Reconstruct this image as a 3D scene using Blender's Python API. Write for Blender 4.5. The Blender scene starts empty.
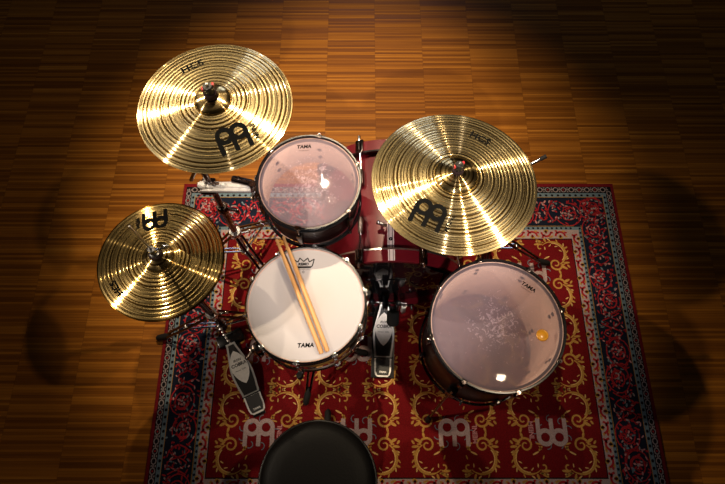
import bpy, bmesh, math, random
from mathutils import Vector, Matrix
import numpy as np

PI = math.pi
S = bpy.context.scene
COL = S.collection
random.seed(7)

# ------------------------------------------------------------------ materials
def new_mat(name):
    m = bpy.data.materials.new(name)
    m.use_nodes = True
    nt = m.node_tree
    b = nt.nodes['Principled BSDF']
    return m, nt, b

def mat(name, col, rough=.5, metal=0., spec=.5, noise=0., nscale=60., bump=0., coat=0., aniso=0.):
    m, nt, b = new_mat(name)
    b.inputs['Base Color'].default_value = (*col, 1)
    b.inputs['Roughness'].default_value = rough
    b.inputs['Metallic'].default_value = metal
    b.inputs['Specular IOR Level'].default_value = spec
    b.inputs['Coat Weight'].default_value = coat
    b.inputs['Coat Roughness'].default_value = .12
    if noise or bump:
        tc = nt.nodes.new('ShaderNodeTexCoord')
        n = nt.nodes.new('ShaderNodeTexNoise')
        n.inputs['Scale'].default_value = nscale
        n.inputs['Detail'].default_value = 4
        nt.links.new(tc.outputs['Object'], n.inputs['Vector'])
        if noise:
            r = nt.nodes.new('ShaderNodeMapRange')
            r.inputs['From Min'].default_value = .3; r.inputs['From Max'].default_value = .7
            r.inputs['To Min'].default_value = 1 - noise; r.inputs['To Max'].default_value = 1 + noise
            nt.links.new(n.outputs['Fac'], r.inputs['Value'])
            v = nt.nodes.new('ShaderNodeVectorMath'); v.operation = 'SCALE'
            v.inputs[0].default_value = col
            nt.links.new(r.outputs['Result'], v.inputs['Scale'])
            nt.links.new(v.outputs['Vector'], b.inputs['Base Color'])
        if bump:
            bp = nt.nodes.new('ShaderNodeBump')
            bp.inputs['Strength'].default_value = bump
            bp.inputs['Distance'].default_value = .002
            nt.links.new(n.outputs['Fac'], bp.inputs['Height'])
            nt.links.new(bp.outputs['Normal'], b.inputs['Normal'])
    return m

M = {}
M['chrome'] = mat('chrome', (.82, .82, .84), .2, 1.)
M['hoop_chrome'] = mat('hoop_chrome', (.42, .41, .41), .11, 1.)
M['dark_chrome'] = mat('dark_chrome', (.16, .13, .125), .18, 1.)
M['steel'] = mat('brushed_steel', (.62, .60, .58), .32, 1., noise=.12, nscale=90)
M['black_metal'] = mat('black_metal', (.008, .008, .009), .22, 0., .35)
M['black_plastic'] = mat('black_plastic', (.014, .013, .013), .45)
M['rubber'] = mat('black_rubber', (.012, .011, .011), .7, spec=.3, bump=.2, nscale=200)
M['felt'] = mat('dark_felt', (.035, .022, .024), .95, spec=.1, noise=.3, nscale=300)
M['red_mark'] = mat('red_plastic', (.55, .02, .03), .4)
M['kick_red'] = mat('satin_red_lacquer', (.105, .004, .009), .38, spec=.22, noise=.10, nscale=14)
M['shell_dark'] = mat('near_black_shell', (.010, .003, .003), .34, spec=.25)  # near-black tone of both tom shells, darker than the bass drum red
M['stripe_white'] = mat('ivory_inlay', (.72, .58, .55), .4)
M['stripe_line'] = mat('dark_inlay_line', (.03, .01, .01), .4)
M['inner_wood'] = mat('bare_birch_ply', (.86, .64, .50), .65, spec=.2, noise=.10, nscale=9)
M['snare_shell'] = mat('amber_lacquer', (.62, .32, .06), .3, coat=.4, noise=.2, nscale=30)
M['print'] = mat('black_print', (.006, .006, .006), .8, spec=.03)
M['grey_print'] = mat('grey_print', (.16, .14, .14), .8, spec=.05)
M['vinyl'] = mat('black_vinyl', (.006, .0055, .0055), .5, spec=.16, bump=.25, nscale=160)
M['piping'] = mat('black_piping', (.009, .008, .008), .35)
M['silver'] = mat('silver_plate', (.85, .82, .78), .42, .25, noise=.06, nscale=120)
M['bright_edge'] = mat('cast_bright_edge', (.72, .70, .68), .4, .6)
M['collar'] = mat('collar_edge_glint', (.62, .40, .34), .45, spec=.3)  # light caught by the film's edge, put into the collar colour
M['gel'] = mat('orange_gel', (.92, .40, .02), .3, spec=.4, coat=.4)
M['beater_felt'] = mat('beater_felt', (.007, .007, .007), .9, spec=.1)
M['kick_head'] = mat('black_glossy_head', (.008, .007, .008), .05, spec=1.)

def coated_head():
    m, nt, b = new_mat('coated_head')
    tc = nt.nodes.new('ShaderNodeTexCoord')
    ln = nt.nodes.new('ShaderNodeVectorMath'); ln.operation = 'LENGTH'
    fl_ = nt.nodes.new('ShaderNodeVectorMath'); fl_.operation = 'MULTIPLY'; fl_.inputs[1].default_value = (1, 1, 0)
    nt.links.new(tc.outputs['Object'], fl_.inputs[0])
    nt.links.new(fl_.outputs[0], ln.inputs[0])
    n = nt.nodes.new('ShaderNodeTexNoise'); n.inputs['Scale'].default_value = 14; n.inputs['Detail'].default_value = 6
    nt.links.new(tc.outputs['Object'], n.inputs['Vector'])
    mr = nt.nodes.new('ShaderNodeMapRange')         # stick wear: a worn yellowish patch in the middle
    mr.inputs['From Min'].default_value = .0; mr.inputs['From Max'].default_value = .11
    mr.inputs['To Min'].default_value = .7; mr.inputs['To Max'].default_value = 0
    nt.links.new(ln.outputs['Value'], mr.inputs['Value'])
    mu = nt.nodes.new('ShaderNodeMath'); mu.operation = 'MULTIPLY'
    nt.links.new(mr.outputs['Result'], mu.inputs[0]); nt.links.new(n.outputs['Fac'], mu.inputs[1])
    mx = nt.nodes.new('ShaderNodeMix'); mx.data_type = 'RGBA'
    mx.inputs['A'].default_value = (.53, .495, .50, 1); mx.inputs['B'].default_value = (.42, .33, .26, 1)
    nt.links.new(mu.outputs[0], mx.inputs['Factor'])
    nt.links.new(mx.outputs['Result'], b.inputs['Base Color'])
    b.inputs['Roughness'].default_value = .55; b.inputs['Specular IOR Level'].default_value = .3
    return m
M['coated'] = coated_head()

def clear_head(name, haze, col, ior=1.16, thru=.5):
    """thin clear film: mostly see-through, a milky scuffed haze and a glossy reflection"""
    m, nt, b = new_mat(name)
    out = nt.nodes['Material Output']
    tr = nt.nodes.new('ShaderNodeBsdfTransparent'); tr.inputs['Color'].default_value = (.93, .92, .95, 1)
    df = nt.nodes.new('ShaderNodeBsdfDiffuse'); df.inputs['Color'].default_value = (*col, 1)
    gl = nt.nodes.new('ShaderNodeBsdfGlossy'); gl.inputs['Roughness'].default_value = .022
    tc = nt.nodes.new('ShaderNodeTexCoord')
    n = nt.nodes.new('ShaderNodeTexNoise'); n.inputs['Scale'].default_value = 80; n.inputs['Detail'].default_value = 8
    n.inputs['Roughness'].default_value = .75; n.inputs['Distortion'].default_value = 1.2
    nt.links.new(tc.outputs['Object'], n.inputs['Vector'])
    ln = nt.nodes.new('ShaderNodeVectorMath'); ln.operation = 'LENGTH'
    fl_ = nt.nodes.new('ShaderNodeVectorMath'); fl_.operation = 'MULTIPLY'; fl_.inputs[1].default_value = (1, 1, 0)
    nt.links.new(tc.outputs['Object'], fl_.inputs[0])
    nt.links.new(fl_.outputs[0], ln.inputs[0])
    rr = nt.nodes.new('ShaderNodeMapRange')       # stick scuffs gather towards the middle of the film
    rr.inputs['From Min'].default_value = .02; rr.inputs['From Max'].default_value = .13
    rr.inputs['To Min'].default_value = .50; rr.inputs['To Max'].default_value = .63
    nt.links.new(ln.outputs['Value'], rr.inputs['Value'])
    sb = nt.nodes.new('ShaderNodeMath'); sb.operation = 'SUBTRACT'
    nt.links.new(n.outputs['Fac'], sb.inputs[0]); nt.links.new(rr.outputs['Result'], sb.inputs[1])
    sc = nt.nodes.new('ShaderNodeMapRange')
    sc.inputs['From Min'].default_value = 0; sc.inputs['From Max'].default_value = .05
    sc.inputs['To Min'].default_value = haze; sc.inputs['To Max'].default_value = haze + .32
    nt.links.new(sb.outputs[0], sc.inputs['Value'])
    m1 = nt.nodes.new('ShaderNodeMixShader')
    nt.links.new(sc.outputs['Result'], m1.inputs['Fac'])
    tl = nt.nodes.new('ShaderNodeBsdfTranslucent'); tl.inputs['Color'].default_value = (.9, .85, .85, 1)
    m0 = nt.nodes.new('ShaderNodeMixShader'); m0.inputs['Fac'].default_value = thru
    nt.links.new(df.outputs[0], m0.inputs[1]); nt.links.new(tl.outputs[0], m0.inputs[2])
    nt.links.new(tr.outputs[0], m1.inputs[1]); nt.links.new(m0.outputs[0], m1.inputs[2])
    fr = nt.nodes.new('ShaderNodeFresnel'); fr.inputs['IOR'].default_value = ior
    m2 = nt.nodes.new('ShaderNodeMixShader')
    nt.links.new(fr.outputs[0], m2.inputs['Fac'])
    nt.links.new(m1.outputs[0], m2.inputs[1]); nt.links.new(gl.outputs[0], m2.inputs[2])
    nt.links.new(m2.outputs[0], out.inputs['Surface'])
    return m
M['clear_batter'] = clear_head('clear_batter_film', .27, (.98, .78, .97))
M['clear_reso'] = clear_head('clear_resonant_film', .10, (.7, .6, .7), 1.01)

def bronze(name, base, rough, aniso=.8, hammer=.05, broad=.20):
    """lathed brass: sharp along the groove, wide across it"""
    m, nt, b = new_mat(name)
    nt.nodes.remove(b)
    g = nt.nodes.new('ShaderNodeBsdfAnisotropic'); g.distribution = 'GGX'
    g.inputs['Roughness'].default_value = rough; g.inputs['Anisotropy'].default_value = aniso
    g.inputs['Rotation'].default_value = 0
    g2 = nt.nodes.new('ShaderNodeBsdfAnisotropic'); g2.inputs['Roughness'].default_value = rough*2.1; g2.inputs['Anisotropy'].default_value = .25
    ms = nt.nodes.new('ShaderNodeMixShader'); ms.inputs['Fac'].default_value = broad
    nt.links.new(g.outputs[0], ms.inputs[1]); nt.links.new(g2.outputs[0], ms.inputs[2])
    nt.links.new(ms.outputs[0], nt.nodes['Material Output'].inputs['Surface'])
    tg = nt.nodes.new('ShaderNodeTangent'); tg.direction_type = 'RADIAL'; tg.axis = 'Z'
    nt.links.new(tg.outputs['Tangent'], g.inputs['Tangent']); nt.links.new(tg.outputs['Tangent'], g2.inputs['Tangent'])
    tc = nt.nodes.new('ShaderNodeTexCoord')
    ln = nt.nodes.new('ShaderNodeVectorMath'); ln.operation = 'LENGTH'
    nt.links.new(tc.outputs['Object'], ln.inputs[0])
    # groove-wall shade painted into the brass as dark rings: 1-D noise along the radius
    n1 = nt.nodes.new('ShaderNodeTexNoise'); n1.noise_dimensions = '1D'
    n1.inputs['Scale'].default_value = 190; n1.inputs['Detail'].default_value = 3
    nt.links.new(ln.outputs['Value'], n1.inputs['W'])
    rp = nt.nodes.new('ShaderNodeValToRGB')
    rp.color_ramp.elements[0].position = .42; rp.color_ramp.elements[0].color = (base[0]*.14, base[1]*.10, base[2]*.05, 1)
    rp.color_ramp.elements[1].position = .52; rp.color_ramp.elements[1].color = (*base, 1)
    nt.links.new(n1.outputs['Fac'], rp.inputs['Fac'])
    nt.links.new(rp.outputs['Color'], g.inputs['Color']); nt.links.new(rp.outputs['Color'], g2.inputs['Color'])
    # hammer marks
    v = nt.nodes.new('ShaderNodeTexVoronoi'); v.inputs['Scale'].default_value = 75
    nt.links.new(tc.outputs['Object'], v.inputs['Vector'])
    mr = nt.nodes.new('ShaderNodeMapRange'); mr.inputs['From Min'].default_value = .0; mr.inputs['From Max'].default_value = .35
    nt.links.new(v.outputs['Distance'], mr.inputs['Value'])
    bp = nt.nodes.new('ShaderNodeBump'); bp.inputs['Strength'].default_value = hammer; bp.inputs['Distance'].default_value = .001
    nt.links.new(mr.outputs['Result'], bp.inputs['Height'])
    nt.links.new(bp.outputs['Normal'], g.inputs['Normal'])
    return m
M['bronze'] = bronze('lathed_brass', (1., .80, .42), .18, .80, .02, .20)
M['bronze_dark'] = bronze('lathed_brass_hats', (.88, .64, .26), .17, .80, .02, .14)
M['bell'] = bronze('polished_brass_bell', (.80, .60, .28), .15, .8, .02, .12)

def hickory():
    m, nt, b = new_mat('hickory')
    tc = nt.nodes.new('ShaderNodeTexCoord'); mp = nt.nodes.new('ShaderNodeMapping')
    mp.inputs['Scale'].default_value = (160, 160, 7)
    n = nt.nodes.new('ShaderNodeTexNoise'); n.inputs['Scale'].default_value = 1; n.inputs['Detail'].default_value = 3
    nt.links.new(tc.outputs['Object'], mp.inputs['Vector']); nt.links.new(mp.outputs[0], n.inputs['Vector'])
    r = nt.nodes.new('ShaderNodeValToRGB')
    r.color_ramp.elements[0].color = (.58, .27, .085, 1); r.color_ramp.elements[0].position = .3
    r.color_ramp.elements[1].color = (.82, .47, .20, 1); r.color_ramp.elements[1].position = .7
    nt.links.new(n.outputs['Fac'], r.inputs['Fac']); nt.links.new(r.outputs[0], b.inputs['Base Color'])
    b.inputs['Roughness'].default_value = .4
    return m
M['hickory'] = hickory()

def parquet():
    """industrial parquet: columns of thin upright oak strips, every strip its own tone"""
    m, nt, b = new_mat('industrial_parquet')
    L = nt.links.new
    tc = nt.nodes.new('ShaderNodeTexCoord'); sp = nt.nodes.new('ShaderNodeSeparateXYZ')
    L(tc.outputs['Object'], sp.inputs[0])
    def math_(op, a, bb=None):
        n = nt.nodes.new('ShaderNodeMath'); n.operation = op
        for i, q in enumerate((a, bb)):
            if q is None: continue
            if isinstance(q, (int, float)): n.inputs[i].default_value = q
            else: L(q, n.inputs[i])
        return n.outputs[0]
    def strip_noise(pw, ph, seed):
        xs = math_('DIVIDE', math_('SUBTRACT', sp.outputs['X'], .065), pw)
        col = math_('FLOOR', xs)
        yy = math_('ADD', sp.outputs['Y'], math_('MULTIPLY', col, .0043))
        ys = math_('DIVIDE', yy, ph)
        row = math_('FLOOR', ys)
        cb = nt.nodes.new('ShaderNodeCombineXYZ')
        L(col, cb.inputs[0]); L(row, cb.inputs[1]); cb.inputs[2].default_value = seed
        w = nt.nodes.new('ShaderNodeTexWhiteNoise'); w.noise_dimensions = '3D'
        L(cb.outputs[0], w.inputs['Vector'])
        return w.outputs['Value'], xs, ys, col
    a, xs, ys, col = strip_noise(.248, .0108, 1.)
    a2, _, _, _ = strip_noise(.248, .031, 4.)
    # block tone per column cell
    mp = nt.nodes.new('ShaderNodeMapping'); mp.inputs['Scale'].default_value = (4, 260, 1)
    L(tc.outputs['Object'], mp.inputs[0])
    g = nt.nodes.new('ShaderNodeTexNoise'); g.inputs['Scale'].default_value = 1; g.inputs['Detail'].default_value = 4
    L(mp.outputs[0], g.inputs['Vector'])
    mp2 = nt.nodes.new('ShaderNodeMapping'); mp2.inputs['Scale'].default_value = (1.2, 130, 1)
    L(tc.outputs['Object'], mp2.inputs[0])
    g2 = nt.nodes.new('ShaderNodeTexNoise'); g2.inputs['Scale'].default_value = 1; g2.inputs['Detail'].default_value = 3
    L(mp2.outputs[0], g2.inputs['Vector'])
    t = math_('ADD', math_('ADD', math_('MULTIPLY', a, .38), math_('MULTIPLY', a2, .05)), math_('ADD', math_('MULTIPLY', g.outputs['Fac'], .36), math_('MULTIPLY', g2.outputs['Fac'], .22)))
    rp = nt.nodes.new('ShaderNodeValToRGB')
    e = rp.color_ramp.elements
    e[0].position = .22; e[0].color = (.14, .045, .005, 1)
    e[1].position = .82; e[1].color = (.60, .25, .035, 1)
    for p_, c_ in ((.36, (.205, .064, .006, 1)), (.52, (.30, .100, .009, 1)), (.68, (.42, .148, .013, 1))):
        q = e.new(p_); q.color = c_
    L(t, rp.inputs['Fac'])
    # seams between columns and hairlines between strips
    fx = math_('FRACT', xs); fy = math_('FRACT', ys)
    sx = math_('LESS_THAN', math_('MINIMUM', fx, math_('SUBTRACT', 1, fx)), .005)
    sy = math_('LESS_THAN', fy, .10)
    seam = math_('MAXIMUM', math_('MULTIPLY', sx, .25), math_('MULTIPLY', sy, .42))
    mx = nt.nodes.new('ShaderNodeMix'); mx.data_type = 'RGBA'
    L(seam, mx.inputs['Factor']); L(rp.outputs[0], mx.inputs['A']); mx.inputs['B'].default_value = (.03, .009, .002, 1)
    L(mx.outputs['Result'], b.inputs['Base Color'])
    rr = nt.nodes.new('ShaderNodeMapRange'); rr.inputs['To Min'].default_value = .40; rr.inputs['To Max'].default_value = .55
    L(a, rr.inputs['Value']); L(rr.outputs[0], b.inputs['Roughness'])
    b.inputs['Specular IOR Level'].default_value = .17
    bp = nt.nodes.new('ShaderNodeBump'); bp.inputs['Strength'].default_value = .12; bp.inputs['Distance'].default_value = .001
    L(t, bp.inputs['Height']); L(bp.outputs[0], b.inputs['Normal'])
    return m
M['parquet'] = parquet()

# ------------------------------------------------------------------ mesh builder
class MB:
    def __init__(s): s.v = []; s.f = []; s.m = []; s.sm = []
    def add(s, vs, fs, mi=0, smooth=True, T=None):
        o = len(s.v)
        if T is not None: vs = [T @ Vector(p) for p in vs]
        s.v += [tuple(p) for p in vs]
        for f in fs:
            s.f.append([i + o for i in f]); s.m.append(mi); s.sm.append(smooth)
        return s
    def lathe(s, prof, seg=48, mi=0, T=None, a0=0, a1=2*PI, closed_prof=False):
        full = abs(a1 - a0 - 2*PI) < 1e-6
        n = seg if full else seg + 1
        vs = []; fs = []; k = len(prof)
        for i in range(n):
            a = a0 + (a1 - a0)*i/seg; c, si = math.cos(a), math.sin(a)
            for r, z in prof: vs.append((r*c, r*si, z))
        for i in range(seg):
            j = (i + 1) % n
            for q in range(k if closed_prof else k - 1):
                q2 = (q + 1) % k
                fs.append((i*k + q, j*k + q, j*k + q2, i*k + q2))
        mis = mi if isinstance(mi, (list, tuple)) else None
        if mis is None: return s.add(vs, fs, mi, True, T)
        o = len(s.v)
        s.add(vs, fs, 0, True, T)
        kk = (k if closed_prof else k - 1)
        for i in range(seg):
            for q in range(kk): s.m[len(s.m) - seg*kk + i*kk + q] = mis[q]
        return s
    def tube(s, pts, r, seg=10, mi=0, T=None, caps=True):
        pts = [Vector(p) for p in pts]; n = len(pts)
        rs = r if isinstance(r, (list, tuple)) else [r]*n
        vs = []; fs = []
        up = None
        for i, p in enumerate(pts):
            d = (pts[min(i+1, n-1)] - pts[max(i-1, 0)])
            d = d.normalized() if d.length > 1e-9 else Vector((0, 0, 1))
            if up is None: up = d.orthogonal().normalized()
            else:
                up = up - d*up.dot(d)
                up = up.normalized() if up.length > 1e-6 else d.orthogonal().normalized()
            w = d.cross(up)
            for q in range(seg):
                a = 2*PI*q/seg
                vs.append(p + (up*math.cos(a) + w*math.sin(a))*rs[i])
        for i in range(n - 1):
            for q in range(seg):
                q2 = (q+1) % seg
                fs.append((i*seg+q, i*seg+q2, (i+1)*seg+q2, (i+1)*seg+q))
        if caps:
            fs.append(tuple(reversed(range(seg)))); fs.append(tuple(range((n-1)*seg, n*seg)))
        return s.add(vs, fs, mi, True, T)
    def cyl(s, a, b, r, seg=14, mi=0, bev=.0, T=None):
        a, b = Vector(a), Vector(b); d = (b-a).normalized()
        if bev: return s.tube([a, a + d*bev, b - d*bev, b], [r-bev, r, r, r-bev], seg, mi, T)
        return s.tube([a, b], r, seg, mi, T)
    def box(s, c, size, mi=0, bev=.002, T=None):
        bm = bmesh.new(); bmesh.ops.create_cube(bm, size=1)
        for v in bm.verts: v.co = Vector((v.co.x*size[0], v.co.y*size[1], v.co.z*size[2])) + Vector(c)
        if bev: bmesh.ops.bevel(bm, geom=bm.edges[:], offset=bev, segments=2, affect='EDGES', profile=.6)
        bm.verts.index_update()
        vs = [v.co.copy() for v in bm.verts]; fs = [[v.index for v in f.verts] for f in bm.faces]
        bm.free()
        return s.add(vs, fs, mi, True, T)
    def ball(s, c, r, mi=0, sx=1, sy=1, sz=1, n=10, T=None):
        pr = [(max(1e-5, math.sin(PI*i/n))*r, -math.cos(PI*i/n)*r) for i in range(n+1)]
        o = len(s.v); s.lathe(pr, 2*n, mi)
        for i in range(o, len(s.v)):
            x, y, z = s.v[i]; p = Vector((x*sx + c[0], y*sy + c[1], z*sz + c[2]))
            s.v[i] = tuple(T @ p if T is not None else p)
        return s
    def prism(s, outline, z0, z1, mi=0, T=None, top_mi=None):
        n = len(outline)
        s.add([(x, y, z0) for x, y in outline] + [(x, y, z1) for x, y in outline],
              [(i, (i+1) % n, n+(i+1) % n, n+i) for i in range(n)] + [tuple(reversed(range(n)))], mi, False, T)
        s.add([(x, y, z1) for x, y in outline], [tuple(range(n))], mi if top_mi is None else top_mi, False, T)
        return s
    def build(s, name, mats, parent=None, loc=None, rot=None, ang=38):
        me = bpy.data.meshes.new(name)
        me.from_pydata(s.v, [], s.f); me.update()
        me.polygons.foreach_set('material_index', s.m)
        me.polygons.foreach_set('use_smooth', s.sm)
        for m_ in (mats if isinstance(mats, (list, tuple)) else [mats]): me.materials.append(M[m_] if isinstance(m_, str) else m_)
        me.validate(); me.update()
        if ang: me.set_sharp_from_angle(angle=math.radians(ang))
        o = bpy.data.objects.new(name, me); COL.objects.link(o)
        if loc is not None: o.location = loc
        if rot is not None: o.rotation_euler = rot
        if parent is not None: o.parent = parent
        return o

def tag(o, label, cat, group=None):
    o['label'] = label; o['category'] = cat
    if group: o['group'] = group
    return o

def thing(name, label, cat, loc=(0, 0, 0), rot=(0, 0, 0), group=None):
    o = bpy.data.objects.new(name, None); COL.objects.link(o)
    o.location = loc; o.rotation_euler = rot; o.empty_display_size = .05
    return tag(o, label, cat, group)

def kids(o): return [c for c in bpy.data.objects if c.parent == o]

def copy_child(o, parent, loc=None, rot=None):
    c = o.copy(); COL.objects.link(c); c.parent = parent
    if loc is not None: c.location = loc
    if rot is not None: c.rotation_euler = rot
    for k in kids(o):
        d = k.copy(); COL.objects.link(d); d.parent = c
    return c

def text_mesh(txt, size, shear=0., bold=0., align='CENTER'):
    cu = bpy.data.curves.new('lettering', 'FONT'); cu.body = txt; cu.size = size; cu.shear = shear
    cu.offset = bold; cu.align_x = align; cu.align_y = 'CENTER'; cu.resolution_u = 2
    o = bpy.data.objects.new('lettering', cu); COL.objects.link(o)
    bpy.context.view_layer.update()
    e = o.evaluated_get(bpy.context.evaluated_depsgraph_get()); me = e.to_mesh()
    vs = [tuple(v.co) for v in me.vertices]; fs = [tuple(p.vertices) for p in me.polygons]
    e.to_mesh_clear(); bpy.data.objects.remove(o); bpy.data.curves.remove(cu)
    return vs, fs

def place2d(vs, x, y, ang, zf):
    c, s_ = math.cos(ang), math.sin(ang); out = []
    for p in vs:
        X = x + p[0]*c - p[1]*s_; Y = y + p[0]*s_ + p[1]*c
        out.append((X, Y, zf(X, Y) if callable(zf) else zf))
    return out

def put_text(mb, txt, size, x, y, ang, zf, mi, shear=0., bold=0.):
    vs, fs = text_mesh(txt, size, shear, bold)
    mb.add(place2d(vs, x, y, ang, zf), fs, mi, False)

def logo_geo(h):
    """two joined rings standing on three stems, drawn in the unit of its height h"""
    vs = []; fs = []
    def quad_ring(cx, cy, ro, ri, n=28):
        o = len(vs)
        for i in range(n):
            a = 2*PI*i/n
            vs.append((cx + ro*math.cos(a), cy + ro*math.sin(a))); vs.append((cx + ri*math.cos(a), cy + ri*math.sin(a)))
        for i in range(n):
            j = (i+1) % n; fs.append((o+2*i, o+2*j, o+2*j+1, o+2*i+1))
    def bar(x0, x1, y0, y1, n=5):
        o = len(vs)
        for i in range(n+1):
            y = y0 + (y1-y0)*i/n; vs.append((x0, y)); vs.append((x1, y))
        for i in range(n): fs.append((o+2*i, o+2*i+1, o+2*i+3, o+2*i+2))
    quad_ring(-.265, .18, .325, .165); quad_ring(.265, .18, .325, .165)
    bar(-.59, -.43, -.5, .18); bar(.43, .59, -.5, .18); bar(-.08, .08, -.5, .18)
    return [(x*h, y*h) for x, y in vs], fs

def put_logo(mb, h, x, y, ang, zf, mi):
    vs, fs = logo_geo(h); P = place2d(vs, x, y, ang, zf)
    P = [(p[0], p[1], p[2] + (.0002 if i < 56 else .0004 if i < 112 else 0)) for i, p in enumerate(P)]   # overlapping strokes lie one on another
    fs = [f if sum((P[f[k]][0]*P[f[(k+1) % 4]][1] - P[f[(k+1) % 4]][0]*P[f[k]][1]) for k in range(4)) > 0 else tuple(reversed(f)) for f in fs]
    mb.add(P, fs, mi, False)

# ------------------------------------------------------------------ setting: floor
fl = MB(); fl.add([(-5, -2.2, 0), (5, -2.2, 0), (5, 6, 0), (-5, 6, 0), (-5, -2.2, -.04), (5, -2.2, -.04), (5, 6, -.04), (-5, 6, -.04)],
                  [(0, 1, 2, 3), (4, 7, 6, 5), (0, 4, 5, 1), (1, 5, 6, 2), (2, 6, 7, 3), (3, 7, 4, 0)], 0, False)
flo = fl.build('floor', 'parquet', ang=None); flo['kind'] = 'structure'
flo['label'] = 'orange brown parquet floor of thin upright wooden strips laid in columns'

# ------------------------------------------------------------------ rug
RX0, RX1, RY0, RY1 = -.836, 1.174, -.296, 1.262
def fabric(name, col, n=.25):
    m = mat(name, col, .95, spec=.08, noise=n, nscale=260, bump=.5)
    return m
RM = [fabric('rug_red', (.150, .006, .008)), fabric('rug_navy', (.010, .013, .026)), fabric('rug_black', (.010, .008, .010)),
      fabric('rug_pale_blue', (.145, .205, .245)), fabric('rug_cream', (.40, .29, .28)), fabric('rug_gold', (.46, .235, .055)),
      fabric('rug_scarlet', (.36, .020, .026)), fabric('rug_pink', (.50, .22, .22)), fabric('rug_edge', (.17, .010, .014)),
      fabric('rug_light_gold', (.66, .40, .14)), fabric('rug_dull_white', (.30, .235, .235))]
RED, NAVY, BLACK, PALE, CREAM, GOLD, SCAR, PINK, EDGE, LGOLD, DULL = range(11)
rug = MB()
TZ = .0070
def rect(x0, y0, x1, y1, mi, z): rug.add([(x0, y0, z), (x1, y0, z), (x1, y1, z), (x0, y1, z)], [(0, 1, 2, 3)], mi, False)
rug.box(((RX0+RX1)/2, (RY0+RY1)/2, TZ/2), (RX1-RX0, RY1-RY0, TZ), EDGE, .002)
BW = [(.017, BLACK), (.050, PALE), (.0715, NAVY), (.219, BLACK), (.222, PALE), (.237, CREAM), (.280, BLACK), (.285, RED)]
SXB = .825        # the side borders are woven a little narrower than the end borders
for i, (w, mi) in enumerate(BW):
    rect(RX0 + w*SXB, RY0 + w, RX1 - w*SXB, RY1 - w, mi, TZ + .0002*(i+1))
ZP = TZ + .0022
def ribbon(pts, w, mi, z=ZP):
    n = len(pts); ws = w if isinstance(w, (list, tuple)) else [w]*n
    vs = []
    for i, (x, y) in enumerate(pts):
        a = pts[max(i-1, 0)]; b = pts[min(i+1, n-1)]
        dx, dy = b[0]-a[0], b[1]-a[1]; l = math.hypot(dx, dy) or 1
        vs += [(x - dy/l*ws[i]/2, y + dx/l*ws[i]/2, z), (x + dy/l*ws[i]/2, y - dx/l*ws[i]/2, z)]
    rug.add(vs, [(2*i, 2*i+1, 2*i+3, 2*i+2) for i in range(n-1)], mi, False)
def leaf(x, y, a, L, w, mi, z=ZP, n=8):
    c, s_ = math.cos(a), math.sin(a); vs = []
    for i in range(n):
        t = 2*PI*i/n; u = (math.cos(t)*.5 + .5)*L; v = math.sin(t)*w/2
        vs.append((x + u*c - v*s_, y + u*s_ + v*c, z))
    rug.add(vs, [tuple(range(n))], mi, False)
def arcpts(cx, cy, r0, r1, a0, a1, n=14):
    return [(cx + (r0 + (r1-r0)*i/n)*math.cos(a0 + (a1-a0)*i/n), cy + (r0 + (r1-r0)*i/n)*math.sin(a0 + (a1-a0)*i/n)) for i in range(n+1)]

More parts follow.
